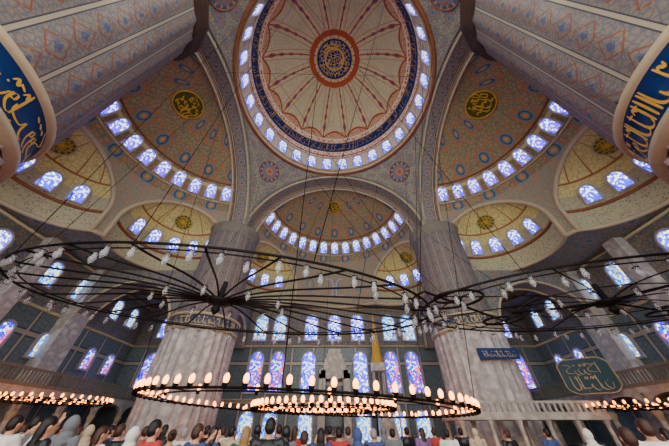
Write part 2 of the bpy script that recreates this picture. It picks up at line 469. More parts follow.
# ================================================================ SEMIDOMES + EXEDRAE
SO=12.1; RS=11.0; EO=9.6; RE=4.9; ZE=17.5; ZB=15.2
circles=[]
for k in range(3):
    d,s=frame(k); P=C0+d*SO
    angs=[-58,0,58] if k!=1 else [-58,58]
    EX=[]
    for a in angs:
        r=math.radians(a); dd=d*cos(r)+s*sin(r); EX.append((P+dd*EO,dd,s*cos(r)-d*sin(r)))
    circles.append((P,RS)); circles+= [(e[0],RE) for e in EX]
    def inE(c):
        for e,_,_ in EX:
            h=math.hypot(c.x-e.x,c.y-e.y)
            if c.z>ZE: h=math.sqrt(h*h+(c.z-ZE)**2)
            if h<RE: return True
        return (c-P).dot(d)<A+1.7-SO-.1
    def inS(c):
        h=math.hypot(c.x-P.x,c.y-P.y)
        if c.z>Z0: h=math.sqrt(h*h+(c.z-Z0)**2)
        return h<RS or (c-C0).dot(d)<A+1.6
    def sp(u,v,P=P,d=d,s=s):
        a=pi*(u-.5); 
        if v<.14: z=ZB+(Z0-ZB)*v/.14; r=RS
        else:
            t=(v-.14)/.86*pi/2; z=Z0+RS*sin(t); r=RS*cos(t)
        return P+d*(r*cos(a))+s*(r*sin(a))+Vector((0,0,z))
    b=MB(); b.grid(sp,240,150,0,inE)
    b.obj('ceiling',[M['semi']],label='brown half dome painted with rows of round medallions',category='ceiling',**ST)
    for (e,dd,ss) in EX:
        def ep(u,v,e=e,dd=dd,ss=ss):
            a=pi*1.15*(u-.5)
            if v<.2: z=ZB+(ZE-ZB)*v/.2; r=RE
            else:
                t=(v-.2)/.8*pi/2; z=ZE+RE*sin(t); r=RE*cos(t)
            return e+dd*(r*cos(a))+ss*(r*sin(a))+Vector((0,0,z))
        b=MB(); b.grid(ep,120,90,0,inS)
        b.obj('ceiling',[M['exedra']],label='painted small half dome, cream brightened to yellow for window light',category='ceiling',**ST)
        def q(a,t): return e+dd*(RE*cos(t)*cos(a))+ss*(RE*cos(t)*sin(a))+Vector((0,0,ZE+RE*sin(t)))
        def ins(c):
            h=math.hypot(c.x-P.x,c.y-P.y)
            if c.z>Z0: h=math.sqrt(h*h+(c.z-Z0)**2)
            return h<RS
        lo,hi=0,pi*.7
        for _ in range(30):
            mid=(lo+hi)/2
            if ins(q(mid,0)): hi=mid
            else: lo=mid
        um=lo; pts=[]
        for i in range(-24,25):
            a=um*sin(pi/2*i/24)
            lo,hi=0,pi/2
            for _ in range(24):
                mid=(lo+hi)/2
                if ins(q(a,mid)): hi=mid
                else: lo=mid
            pts.append(q(a,lo))
        p0=pts[0].copy(); p0.z=ZB; p1=pts[-1].copy(); p1.z=ZB
        pts=[p0]+pts+[p1]
        trim(pts,.22,M['trim'],'cream arch moulding framing a small half dome')
        for i in range(-2,3):
            a=math.radians(27*i); t=math.radians(15); n=-(dd*(cos(t)*cos(a))+ss*(cos(t)*sin(a))+Vector((0,0,sin(t))))
            pos=q(a,t)
            if ins(pos): continue
            window(pos+n*.08,n,(0,0,1),1.05,1.7,'glassb','arched blue stained glass window in a small half dome')
        t=math.radians(50); n=-(dd*cos(t)+Vector((0,0,sin(t))))
        disc('medallion',q(0,t),n,.95,M['rose2'],'gold and green painted medallion on a half dome',.16,None,M['trim'],'half dome medallions')
        cp=[]
        for i in range(41):
            a=um*(i/20-1); cp.append(e+dd*((RE-.05)*cos(a))+ss*((RE-.05)*sin(a))+Vector((0,0,ZE-.15)))
        trim(cp,.16,M['trimr'],'dull red cornice inside a small half dome')
    n=15
    for i in range(n):
        a=math.radians((i-(n-1)/2)*11.2); t=math.radians(29)
        nn=-(d*(cos(t)*cos(a))+s*(cos(t)*sin(a))+Vector((0,0,sin(t)))); pos=P+Vector((0,0,Z0))-nn*(RS-.08)
        if (pos-P).dot(d)<A+1.9-SO: continue
        window(pos,nn,(0,0,1),1.0,1.75,'glassb' if k==1 else 'glassv','arched stained glass window in a great half dome')
    for tt,rr,mt in ((22.5,.13,M['trim']),(36,.10,M['trimr'])):
        t=math.radians(tt); pts=[]
        for i in range(61):
            a=math.radians(-84+168*i/60); pts.append(P+(d*(cos(t)*cos(a))+s*(cos(t)*sin(a))+Vector((0,0,sin(t))))*(RS-.05)+Vector((0,0,Z0)))
        trim(pts,rr,mt,'painted moulding ring on a half dome')
    t=math.radians(66); n_=-(d*cos(t)+Vector((0,0,sin(t))))
    disc('medallion',P+Vector((0,0,Z0))-n_*RS,n_,1.5 if k!=1 else 1.0,M['rose3'],'large gold calligraphic medallion near crown of a half dome',.2,30+k,M['gold'],'crown medallions')
# ================================================================ LOWER CEILING SLAB
def rmax(a):
    dx,dy=cos(a),sin(a); r=A/max(abs(dx),abs(dy))
    for _ in range(3):
        for c,R in circles:
            x,y=c.x,c.y-CY; bb=dx*x+dy*y; disc_=bb*bb-(x*x+y*y-R*R)
            if disc_>0:
                q=math.sqrt(disc_)
                if bb-q<=r+.3 and bb+q>r: r=bb+q
    return r
XW=27.0; YQ=35.3; YN=-4.0
outer=[Vector((-XW,YN,0)),Vector((XW,YN,0)),Vector((XW,YQ,0)),Vector((-XW,YQ,0))]
hole=[]
for i in range(480):
    a=2*pi*i/480; r=rmax(a)
    x=r*cos(a); y=min(CY+r*sin(a),YQ-.05); 
    hole.append(Vector((x,y,0)))
CD=[(-20.6,29.6),(20.6,29.6)]; RC=4.6
loops=[outer,hole[::-1]]
for c in CD: loops.append([Vector((c[0]+RC*cos(-2*pi*i/48),c[1]+RC*sin(-2*pi*i/48),0)) for i in range(48)])
tri=tessellate_polygon(loops); allp=[p for l in loops for p in l]
b=MB(); b.V=[Vector((p.x,p.y,ZB)) for p in allp]
for t in tri: b.F.append(tuple(t)); b.M.append(0); b.U.append([(allp[i].x,allp[i].y) for i in t])
b.obj('ceiling',[M['wallup']],smooth=False,label='painted flat vault around the half domes',category='ceiling',**ST)
hp=[(h.x,h.y,ZB+.05) for h in hole if h.y>0.6]
trim(hp,.2,M['trim'],'stone cornice along the edge of the vault')
for c in CD:
    def cd(u,v,c=c):
        t=v*pi/2; return (c[0]+RC*cos(t)*cos(2*pi*u),c[1]+RC*cos(t)*sin(2*pi*u),ZB+3.4*sin(t))
    b=MB(); b.grid(cd,48,16); b.obj('ceiling',[M['exedra']],label='small cream corner dome',category='ceiling',**ST)
    trim([(c[0]+RC*cos(2*pi*i/48),c[1]+RC*sin(2*pi*i/48),ZB) for i in range(48)],.16,M['trimr'],'red ring round a corner dome',True)
# ================================================================ WALLS / FLOOR
b=MB(); b.box(-XW-1,XW+1,YN-4,YQ+1,-.3,0); b.obj('floor',[M['carpet']],smooth=False,label='red patterned prayer carpet floor',category='floor',**ST)
def wall(name,f,label):
    b=MB(); f(b); return b.obj(name,[M['tile'],M['wallup']],smooth=False,label=label,category='wall',**ST)
wall('wall_qibla',lambda b:(b.box(-XW-.6,XW+.6,YQ,YQ+.6,0,10.0,0),b.box(-XW-.6,XW+.6,YQ,YQ+.6,10.0,ZB+.2,1),b.box(-11.2,11.2,YQ,YQ+.6,ZB+.2,24.5,1)),'tall tiled prayer wall with stained glass windows')
for nm,x0,x1 in (('wall_left',-XW-.6,-XW),('wall_right',XW,XW+.6)):
    wall(nm,lambda b:(b.box(x0,x1,YN,YQ,0,10.0,0),b.box(x0,x1,YN,YQ,10.0,ZB+.2,1)),'blue and grey tiled side wall with painted upper part')
for z,r,mt in ((10.0,.16,'trim'),(4.2,.12,'trim'),(15.0,.14,'trim')):
    trim([(-XW+.05,YN,z),(-XW+.05,YQ-.05,z),(XW-.05,YQ-.05,z),(XW-.05,YN,z)],r,M[mt],'stone string course round the hall')
yq=YQ-.06; N=(0,-1,0); U=(0,0,1)
for x in (-10.2,-7.6,-3.2,0,3.2,7.6,10.2): window((x,yq,12.4),N,U,1.6,3.3,'glassb' if abs(x)<4 else 'glassp','arched stained glass window high in the prayer wall')
for x in (-10,-7.3,-3.3,3.3,7.3,10): window((x,yq,7.1),N,U,1.6,4.3,'glassc' if abs(x)>4 else 'glassb','tall arched blue and violet stained glass window')
for x in (-10,-7.3,-3.3,3.3,7.3,10,-17,-22,17,22): window((x,yq,1.75),N,U,1.5,2.7,'glassp','pale leaded window near the floor')
for x in (-3,-1.0,1.0,3.0): window((x,yq,18.4),N,U,1.25,2.6,'glassp' ,'pale arched window below the far half dome')
for x in (-7.6,-5.4,5.4,7.6): window((x,yq,18.2),N,U,1.2,2.4,'glassp','pale arched window below the far half dome')
for x in (-23.5,-17.8,17.8,23.5):
    window((x,yq,12.4),N,U,1.5,2.6,'glassp' if abs(x)<20 else 'glassb','arched window in the end bay of the prayer wall')
    window((x,yq,7.1),N,U,1.8,4.0,'glassc' if abs(x)>20 else 'glassp','tall stained glass window in the end bay')
for sx in (-1,1):
    for y in (8.5,12,15.5,20.5,24,29.5,32.5):
        window((sx*(XW-.06),y,12.8),(-sx,0,0),U,1.2,2.2,'glassb' if y<18 else 'glassp','arched stained glass window high in the side wall')
        window((sx*(XW-.06),y,7.4),(-sx,0,0),U,1.0,1.9,'glassp' if y in(8.5,15.5,24) else 'glassc','arched window in the side wall above the gallery')
def arch_wall(A0,B0,zs,zt,t,mt,label,col=1.0):
    A0=Vector(A0);B0=Vector(B0); L=(B0-A0).length; d=(B0-A0)/L; s=Vector((-d.y,d.x,0)); b=MB()
    c=(A0+B0)/2; R=L/2-col
    n=32
    for sg in (-1,1):
        def f(u,v):
            an=pi*(1-u); lo=zs+min(R*sin(an),zt-zs-.3); x=R*cos(an)
            return c+d*x+s*(t/2*sg)+Vector((0,0,lo+(zt-lo)*v))
        b.grid(f,n,1,0,None,L,3)
        for e in (-1,1):
            def f2(u,v): return c+d*(e*(R+col*u))+s*(t/2*sg)+Vector((0,0,zs+(zt-zs)*v))
            b.grid(f2,1,1,0,None,col,3)
    def f(u,v):
        an=pi*(1-u); lo=zs+min(R*sin(an),zt-zs-.3); return c+d*(R*cos(an))+s*(t*(v-.5))+Vector((0,0,lo))
    b.grid(f,n,1,1,None,10,1)
    b.obj('wall_arch',[mt,M['soffit']],smooth=False,label=label,category='arch',**ST)
    for sg in (-1,1):
        trim([c+d*(R*cos(pi*i/24))+s*(t/2+.02)*sg+Vector((0,0,zs+min(R*sin(pi*i/24),zt-zs-.3))) for i in range(25)],.12,M['trim'],'cream moulding on a side arch')
PX=12.9; PY=25.0
for sx in (-1,1):
    arch_wall((sx*PX,PY+2.5,0),(sx*PX,YQ,0),9.6,ZB,1.8,M['wallup'],'painted arch between pier and prayer wall',.8)
    arch_wall((sx*(PX+2.5),PY,0),(sx*XW,PY,0),8.8,ZB,1.8,M['wallup'],'painted arch between pier and side wall',.8)
    b=MB(); b.box(sx*XW-1.1,sx*XW+1.1,PY-1,PY+1,0,ZB); b.obj('wall_buttress',[M['marble']],smooth=False,label='marble clad wall pier',category='wall',**ST)
    for y in (4.6,18.6):
        b=MB(); b.box(min(sx*XW,sx*(XW-1)),max(sx*XW,sx*(XW-1)),y-.6,y+.6,0,ZB); b.obj('wall_buttress',[M['marble']],smooth=False,label='shallow marble pilaster on side wall',category='wall',**ST)
# ================================================================ PIERS
def pier(x,y,r,ru,zb,zt,label,seed,nf,band,ink,bh,wt):
    e=empty('pier',(x,y,0),label=label,category='pier',group='great piers')
    b=MB(); b.lathe([(r*1.12,0),(r*1.12,.9),(r*1.04,1.2)],48); b.obj('base',[M['marblew']],parent=e)
    b=MB(); b.lathe([(r,1.1),(r,zb-.3)],nf*8,flute=nf,amp=.06 if r<4 else .035); b.obj('fluted_shaft',[M['marble']],parent=e)
    b=MB(); b.lathe([(r*.98,zb-.3),(r*1.04,zb-.2),(r*1.04,zb),(r*1.01,zb),(r*1.01,zb+bh),(r*1.04,zb+bh),(r*1.05,zb+bh+.2),(ru*.98,zb+bh+.3)],96,mi=[1,1,1,0,1,1,1])
    b.obj('inscription_band',[band,M['trim']],parent=e)
    b=MB(); R=r*1.03
    calligraphy(b,2*pi*R-.5,bh*.82,lambda X,Y:(R*cos(-X/R),R*sin(-X/R),zb+.1+Y),seed,0,wt); b.obj('calligraphy',[ink],parent=e,smooth=False)
    b=MB(); b.lathe([(ru,zb+bh+.25),(ru,zt-1.2)],20*4,us=20,flute=20,amp=.03); b.obj('painted_shaft',[M['pierup']],parent=e)
    b=MB(); b.lathe([(ru,zt-1.3),(ru*1.05,zt-1.1),(ru*1.05,zt-.9),(ru*1.02,zt-.8),(ru*1.1,zt-.2),(ru*1.12,zt),(0.01,zt)],80,flute=16,amp=.03); b.obj('cornice',[M['trimd'] if r>4 else M['trimg']],parent=e)
    return e
for sx in (-1,1):
    pier(sx*PX,PY,3.15,2.8,8.6,Z0+1.2,'huge round fluted grey marble pier rising to the dome',11+sx,28,M['slate'],M['pgold'],.9,.8)
    pier(sx*13.6,1.6,4.2,4.4,8.5,24.6,'huge round pier with navy and gold lettered band',21+sx,34,M['navy'],M['gold'],1.3,.62)
b=MB(); b.box(-1.6,1.6,-.06,.06,-.4,.4); o=b.obj('sign',[M['navy']],smooth=False,label='small dark wall panel with gold script',category='sign'); o.location=(13.2,PY-3.4,6.2)
cb=MB(); calligraphy(cb,2.6,.5,lambda X,Y:(1.35-X,-.08,-.25+Y),77,0,.6); cb.obj('calligraphy',[M['pgold']],parent=o,smooth=False)
# ================================================================ GALLERIES
def column(x,y,z0,z1,r,label,grp):
    e=empty('column',(x,y,z0),label=label,category='column',group=grp); h=z1-z0
    b=MB(); b.lathe([(r*1.5,0),(r*1.5,.12),(r*1.15,.25)],16); b.obj('base',[M['marblew']],parent=e)
    b=MB(); b.lathe([(r,.22),(r*.9,h-.5)],16); b.obj('shaft',[M['marblew']],parent=e)
    b=MB(); b.lathe([(r*.9,h-.5),(r*1.0,h-.42),(r*1.6,h-.1),(r*1.7,h)],16,flute=8,amp=.12); b.obj('capital',[M['trim']],parent=e)
for sx in (-1,1):
    xi=sx*22.0
    b=MB(); b.box(min(xi,sx*(XW-.02)),max(xi,sx*(XW-.02)),3.0,YQ-.1,3.55,3.9); g_=b.obj('gallery',[M['marblew']],smooth=False,label='marble side gallery on arches along the wall',category='gallery')
    b=MB(); b.box(xi-.08,xi+.08,3,YQ-.1,4.85,5.0); b.box(xi-.06,xi+.06,3,YQ-.1,3.9,4.1)
    y=3.0
    while y<YQ-.3: b.box(xi-.05,xi+.05,y,y+.08,4.1,4.85); y+=.28
    b.obj('balustrade',[M['trimg']],parent=g_,smooth=False)
    ys=[3.4+3.5*i for i in range(10)]
    for i,y in enumerate(ys):
        if y<YQ-.4: column(xi,y,0,2.5,.2,'slender marble column carrying the gallery','gallery columns')
        if i<len(ys)-1 and ys[i+1]<YQ:
            b=MB(); ya,yb=y,ys[i+1]; c=(ya+yb)/2; R=(yb-ya)/2-.15
            for sg in(-1,1):
                b.grid(lambda u,v:(xi+.15*sg,c+R*cos(pi*u)*1.0,(2.5+.95*sin(pi*u)**.8)+(3.56-(2.5+.95*sin(pi*u)**.8))*v),16,1,0,None,3,1)
            b.grid(lambda u,v:(xi+.3*(v-.5),c+R*cos(pi*u),2.5+.95*sin(pi*u)**.8),16,1,0)
            b.obj('arcade_arch',[M['marblew']],parent=g_,smooth=False)
# ================================================================ MUEZZIN PLATFORM
def platform():
    X0,X1,Y0,Y1,ZP=7.4,16.6,18.6,21.4,2.0
    b=MB(); b.box(X0,X1,Y0,Y1,ZP,ZP+.25); e=b.obj('platform',[M['marblew']],smooth=False,label='carved marble platform with pierced balustrade beside the pier',category='platform')
    b=MB()
    for (x0,x1,y0,y1) in ((X0,X1,Y0,Y0+.1),(X0,X0+.1,Y0,Y1),(X1-.1,X1,Y0,Y1)):
        b.box(x0,x1,y0,y1,ZP+.8,ZP+.92); b.box(x0,x1,y0,y1,ZP+.25,ZP+.37)
        if x1-x0>1:
            x=x0
            while x<x1: b.box(x,x+.14,y0,y1,ZP+.37,ZP+.8); x+=.36
        else:
            y=y0
            while y<y1: b.box(x0,x1,y,y+.14,ZP+.37,ZP+.8); y+=.36
    b.obj('balustrade',[M['marblew']],parent=e,smooth=False)
    for i in range(6):
        x=X0+.25+(X1-X0-.5)*i/5
        for y in (Y0+.2,Y1-.2):
            b=MB(); b.lathe([(.2,0),(.2,.1),(.13,.2),(.12,ZP-.3),(.2,ZP-.02)],12,(x,y,0)); b.obj('column',[M['marblew']],parent=e)
platform()
b=MB(); b.box(-1.9,-1.1,YQ-.5,YQ-.02,0,7.2); b.box(1.1,1.9,YQ-.5,YQ-.02,0,7.2)
for i in range(6): b.box(-1.9+.22*i,1.9-.22*i,YQ-.5,YQ-.02,5.4+.55*i+.9,5.4+.55*i+1.45)
e=b.obj('mihrab',[M['marblew']],smooth=False,label='tall carved marble prayer niche with stepped crown',category='mihrab')
b=MB(); b.grid(lambda u,v:(1.1*cos(pi*u),YQ-.45+.4*sin(pi*u),6.3*v),16,1); b.grid(lambda u,v:(1.1*cos(pi*u)*cos(v*pi/2),YQ-.45+.4*sin(pi*u)*cos(v*pi/2),5.6+1.4*sin(v*pi/2)),16,6)
b.obj('niche',[M['tile']],parent=e)
def minbar():
    e=empty('minbar',(5.0,31.5,0),label='tall white marble pulpit with gilded conical spire',category='pulpit')
    b=MB(); b.poly([(-.6,-5,0),(-.6,1.2,0),(-.6,1.2,4.2),(-.6,0,4.2)]); b.poly([(.6,-5,0),(.6,1.2,0),(.6,1.2,4.2),(.6,0,4.2)])
    for i in range(14): b.box(-.6,.6,-5+.36*i,-4.6+.36*i,.3*i,.3*i+.3)
    b.box(-.6,.6,0,1.2,0,4.2); b.obj('stair',[M['marblew']],parent=e,smooth=False)
    b=MB()
    for x in(-.55,.55):
        for y in (.05,1.15): b.lathe([(.09,4.2),(.08,6.6)],8,(x,y,0))
    b.box(-.7,.7,-.1,1.3,6.6,7.4); b.obj('kiosk',[M['marblew']],parent=e,smooth=False)
    b=MB(); b.lathe([(.75,7.4),(.6,8.2),(.55,8.3),(.08,12.4),(.0,12.5)],8,(0,.6,0)); b.obj('spire',[M['gold']],parent=e)
    b=MB(); b.lathe([(.0,12.4),(.15,12.6),(.0,12.8),(.1,12.95),(.0,13.1)],8,(0,.6,0)); b.obj('finial',[M['gold']],parent=e)
    b=MB(); b.box(-.65,-.55,-5.1,-4.9,0,3.0); b.box(.55,.65,-5.1,-4.9,0,3.0); b.box(-.7,.7,-5.15,-4.85,2.6,3.2); b.obj('portal',[M['marblew']],parent=e,smooth=False)
minbar()
def board(loc,yaw,w,h,label,seed):
    b=MB(); n=48
    ov=[(w*cos(2*pi*i/n),h*sin(2*pi*i/n)) for i in range(n)]
    ov=[(max(-w*.93,min(w*.93,x*1.12)),max(-h*.93,min(h*.93,y*1.12))) for x,y in ov]
    b.poly([(x,-.05,z) for x,z in ov]); b.poly([(x,.05,z) for x,z in ov])
    o=b.obj('calligraphy_board',[M['teal']],smooth=False,label=label,category='sign'); o.location=loc; o.rotation_euler=(0,0,yaw)
    rb=MB(); rb.tube([(x,-.05,z) for x,z in ov],.05,6,True); rb.obj('rim',[M['pgold']],parent=o)
    cb=MB()
    calligraphy(cb,w*1.3,h*.8,lambda x,y:(w*.7-x,-.09,-h*.75+y),seed,0,.45); calligraphy(cb,w*.9,h*.65,lambda x,y:(w*.5-x,-.09,h*.05+y),seed+1,0,.45)
    cb.obj('calligraphy',[M['pgold']],parent=o,smooth=False)
board((20.6,23.0,4.9),math.radians(-38),1.8,1.3,'dark teal board with gold script on the gallery front',90)
# ================================================================ CHANDELIERS
def lamp_meshes():
    b=MB(); b.lathe([(.0,-.5),(.02,-.46),(.05,-.44),(.085,-.36),(.088,-.3),(.055,-.24),(.06,-.18),(.09,-.14)],12)
    gl=b.mesh('lamp_glass_mesh',[M['lglass']])
    b=MB(); b.lathe([(.008,0),(.008,-.12),(.095,-.135),(.095,-.15),(.0,-.15)],10)
    it=b.mesh('lamp_hanger_mesh',[M['iron']])
    b=MB(); b.lathe([(.001,-.09),(.045,-.075),(.06,-.03),(.06,.03),(.035,.08),(.001,.1)],10); bu=b.mesh('bulb_mesh',[M['bulb']])
    b=MB(); b.lathe([(.012,0),(.012,-.1),(.015,-.2),(.05,-.19),(.06,-.1),(.065,-.09)],10); cu=b.mesh('lamp_cup_mesh',[M['iron']])
    return gl,it,bu,cu
LG,LI,LB,LC=lamp_meshes()
def addlamp(e,p):
    l=mk('glass_lamp',LI,e); l.location=p; l.scale=(1.1,1.1,1.1); g=mk('glass_cup',LG,l)
def addlit(e,p,s=1.0):
    l=mk('lamp',LC,e); l.location=p; l.scale=(s,s,s); g=mk('bulb',LB,l)
def wheel(loc,ax,ay,tilt,yaw,label,nsp,nl,rings,hub=1.0):
    e=empty('chandelier',loc,label=label,category='chandelier'); e.rotation_euler=(0,tilt,yaw)
    for i,k in enumerate(rings):
        b=MB(); b.tube([(ax*k*cos(2*pi*j/80),ay*k*sin(2*pi*j/80),0) for j in range(80)],.045 if i==0 else .025,6,True); b.obj('iron_ring',[M['iron']],parent=e)
    b=MB(); b.lathe([(.0,-.6),(.1,-.5),(.2,-.35),(.1,-.18),(.5,-.08),(.5,.06),(.14,.12),(.1,.9)],16); b.obj('hub',[M['iron']],parent=e)
    for j in range(nsp):
        a=2*pi*(j+.5)/nsp; X,Y=ax*cos(a),ay*sin(a)
        b=MB(); b.tube([(X*t,Y*t,.35*sin(pi*t)*(1-t)) for t in [k/8 for k in range(9)]],.04*hub,5); b.obj('spoke',[M['iron']],parent=e)
    for j in range(nl):
        a=2*pi*j/nl; k=1 if j%3 else rings[min(1,len(rings)-1)]
        addlamp(e,(ax*k*cos(a),ay*k*sin(a),-.03))
    for j in range(10):
        a=2*pi*j/10+.3; addlamp(e,(ax*.32*cos(a),ay*.32*sin(a),.2))
    return e
W1=wheel((-5.0,10.1,5.75),8.9,4.25,math.radians(4),0,'huge unlit black iron wheel chandelier with hanging glass lamps',24,64,(1,.93,.08))
W2=wheel((12.6,10.8,6.0),8.6,4.2,math.radians(-2),0,'huge unlit black iron chandelier with scrolled arms',10,60,(1,.9,.45),.7)
def scroll(e,c,r0,r1,turns,a0,sg,tail):
    pts=[]
    n=int(28*turns)
    for i in range(n+1):
        t=i/n; a=a0+sg*2*pi*turns*t; r=r0+(r1-r0)*t; pts.append((c[0]+r*cos(a),c[1]+r*sin(a)*.75,0.02))
    if tail: pts.append(tail)
    b=MB(); b.tube(pts,.055,6); b.obj('scroll_arm',[M['iron']],parent=e)
scroll(W2,(-7.6,-1.0),.35,1.8,1.6,0,1,(-2,3.4,0))
scroll(W2,(-4.0,2.0),.3,1.3,1.4,1,-1,(1,0,0))
scroll(W2,(2.5,-2.0),.3,1.2,1.4,2,1,(-1,1,0))
scroll(W2,(4.5,1.8),.3,1.2,1.4,0,-1,(0,0,0))
def litring(loc,R,n1,R2,n2,tilt,label,s=1.0,s2=1.0):
    e=empty('chandelier',loc,label=label,category='chandelier'); e.rotation_euler=(0,tilt,0)
    for k,r in ((R,.03),(R*.965,.02),(R2,.03)):
        b=MB(); b.tube([(k*cos(2*pi*j/96),k*sin(2*pi*j/96),0) for j in range(96)],r,6,True); b.obj('iron_ring',[M['iron']],parent=e)
    for j in range(12):
        a=2*pi*j/12; b=MB(); b.tube([(R2*cos(a),R2*sin(a),0),(R*cos(a),R*sin(a),0)],.018,5); b.obj('spoke',[M['iron']],parent=e)
    for j in range(n1): a=2*pi*j/n1; addlit(e,(R*cos(a),R*sin(a),.22),s)
    for j in range(n2): a=2*pi*(j+.5)/n2; addlit(e,(R2*cos(a),R2*sin(a),.1),s2)
    return e
litring((-1.3,16.4,2.42),8.2,80,7.3,20,math.radians(2.2),'great ring chandelier with rows of glowing bulbs above the crowd',1.4,1.0)
litring((-.6,17.4,2.38),4.0,60,2.6,40,0,'inner ring chandelier crowded with warm glowing bulbs',1.5,1.3)
litring((-18.6,20.0,2.9),3.0,40,1.5,16,0,'smaller lit ring chandelier near the side gallery',1.1,1.1)
litring((18.4,18.0,2.5),2.6,36,1.3,14,0,'smaller lit ring chandelier near the side gallery',1.0,1.0)
def cable(a,b_):
    b=MB(); b.tube([a,b_],.016,4); b.obj('suspension_cable',[M['cable']],label='thin dark steel cable from vault to chandelier',category='cable',group='chandelier cables')
cs=[]
for j in range(10):
    a=2*pi*j/10+.2; t=(-5+8.9*cos(a),10.1+4.25*sin(a),5.8-.6*cos(a))
    cs.append(((10.85*cos(a),CY+10.85*sin(a),34),t))
    t=(12.6+8.6*cos(a),10.8+4.2*sin(a),6.0+.3*cos(a))
    if 1<a<4.2: cs.append(((10.85*cos(a+.3),CY+10.85*sin(a+.3),34),t))
for j in range(6):
    a=2*pi*j/6+.5; cs.append(((10.85*cos(a),CY+10.85*sin(a),34),(-1.3+8.2*cos(a),16.4+8.2*sin(a),2.5)))
for a,c in cs: cable(a,c)
cable((-11.5,9,30.2),(11.5,9.5,30.4))
# ================================================================ PEOPLE
def ell(b,c,r,n=14,mm=9):
    c=Vector(c); o=len(b.V)
    prof=[]
    for j in range(mm+1):
        t=-pi/2+pi*j/mm
        prof.append((cos(t),sin(t)))
    prof[0]=(.02,-1); prof[-1]=(.02,1)
    for (pr,pz) in prof:
        for k in range(n):
            a=2*pi*k/n; b.V.append(c+Vector((r[0]*pr*cos(a),r[1]*pr*sin(a),r[2]*pz)))
    for j in range(mm):
        for k in range(n):
            k2=(k+1)%n; b.F.append((o+j*n+k,o+j*n+k2,o+(j+1)*n+k2,o+(j+1)*n+k)); b.M.append(0); b.U.append([(0,0)]*4)
    b.F.append(tuple(o+k for k in range(n))[::-1]); b.M.append(0); b.U.append([(0,0)]*n)
    b.F.append(tuple(o+mm*n+k for k in range(n))); b.M.append(0); b.U.append([(0,0)]*n)
def cap(b,p0,p1,r0,r1,n=10):
    p0=Vector(p0);p1=Vector(p1); d=(p1-p0).normalized(); pts=[];rs=[]
    for t in (-1,-.8,-.4): pts.append(p0+d*r0*t); rs.append(max(.15,math.sqrt(max(0,1-t*t)))*r0)
    for t in (0,.33,.66,1): pts.append(p0.lerp(p1,t)); rs.append(r0+(r1-r0)*t)
    for t in (.4,.8,1): pts.append(p1+d*r1*t); rs.append(max(.15,math.sqrt(max(0,1-t*t)))*r1)
    b.tube(pts,rs,n)
def remesh(b,name,vox,mats):
    me=b.mesh(name+'_src',[],True); bm=bmesh.new(); bm.from_mesh(me); bmesh.ops.recalc_face_normals(bm,faces=bm.faces); bm.to_mesh(me); bm.free()
    o=bpy.data.objects.new('tmp',me); COL.objects.link(o)
    md=o.modifiers.new('r','REMESH'); md.mode='VOXEL'; md.voxel_size=vox; md.use_smooth_shade=True
    sm=o.modifiers.new('s','SMOOTH'); sm.iterations=3; sm.factor=.5
    dg=bpy.context.evaluated_depsgraph_get(); ev=o.evaluated_get(dg)
    nm=bpy.data.meshes.new_from_object(ev); nm.name=name; bpy.data.objects.remove(o)
    nm.materials.clear()
    for m_ in mats: nm.materials.append(m_)
    for p in nm.polygons: p.use_smooth=True
    return nm
SK=plain('skin','#c08a6c',.55,0,.05,6)
def arms(pose):
    L={'down':[((-.19,0,1.42),(-.25,-.02,1.13),(-.24,.08,.88)),((.19,0,1.42),(.25,-.02,1.13),(.24,.08,.88))],
       'phone':[((-.19,0,1.42),(-.25,.12,1.18),(-.1,.33,1.5)),((.19,0,1.42),(.25,.12,1.18),(.1,.33,1.5))],
       'one':[((-.19,0,1.42),(-.25,-.02,1.13),(-.24,.08,.88)),((.19,0,1.42),(.27,.1,1.3),(.17,.25,1.62))]}
    return L[pose]
def hand(b,w,d,side):
    d=d.normalized(); up=Vector((0,-1,0)) if abs(d.z)>.7 else Vector((0,0,1)); s=d.cross(up).normalized(); nrm=s.cross(d).normalized()
    cap(b,w,w+d*.07,.028,.034,8)
    for i,l in enumerate((.062,.072,.068,.052)):
        o=w+d*.085+s*(.024-.016*i); m_=o+d*l*.55+nrm*.006; t=m_+d*l*.4+nrm*.022
        cap(b,o,m_,.0095,.009,6); cap(b,m_,t,.009,.0075,6)
    o=w+d*.02+s*.03; m_=o+s*.025+d*.03; cap(b,o,m_,.012,.011,6); cap(b,m_,m_+d*.03+nrm*.01,.011,.009,6)
def body(pose):
    b=MB()
    ell(b,(0,0,1.6),(.074,.092,.108)); ell(b,(0,.032,1.545),(.052,.056,.05)); ell(b,(0,.098,1.585),(.013,.02,.025),8,6); ell(b,(0,.082,1.545),(.025,.014,.012),8,6); ell(b,(0,.078,1.632),(.05,.016,.012),8,6)
    for s_ in(-1,1): ell(b,(.077*s_,-.005,1.59),(.012,.022,.034),8,6)
    cap(b,(0,-.01,1.44),(0,.0,1.54),.058,.052)
    ell(b,(0,0,1.3),(.165,.105,.2)); ell(b,(0,0,1.08),(.135,.095,.18)); ell(b,(0,-.01,.95),(.16,.11,.13)); cap(b,(-.16,0,1.41),(.16,0,1.41),.055,.055)
    for (sh,el,wr) in arms(pose):
        cap(b,sh,el,.052,.04); cap(b,el,wr,.04,.026); hand(b,Vector(wr),Vector(wr)-Vector(el),1)
    for s_ in(-1,1):
        cap(b,(.09*s_,0,.9),(.1*s_,.01,.5),.085,.055); cap(b,(.1*s_,.01,.5),(.1*s_,-.02,.1),.055,.035); cap(b,(.1*s_,-.03,.05),(.11*s_,.15,.035),.04,.032)
    return remesh(b,'body_'+pose,.0085,[SK])
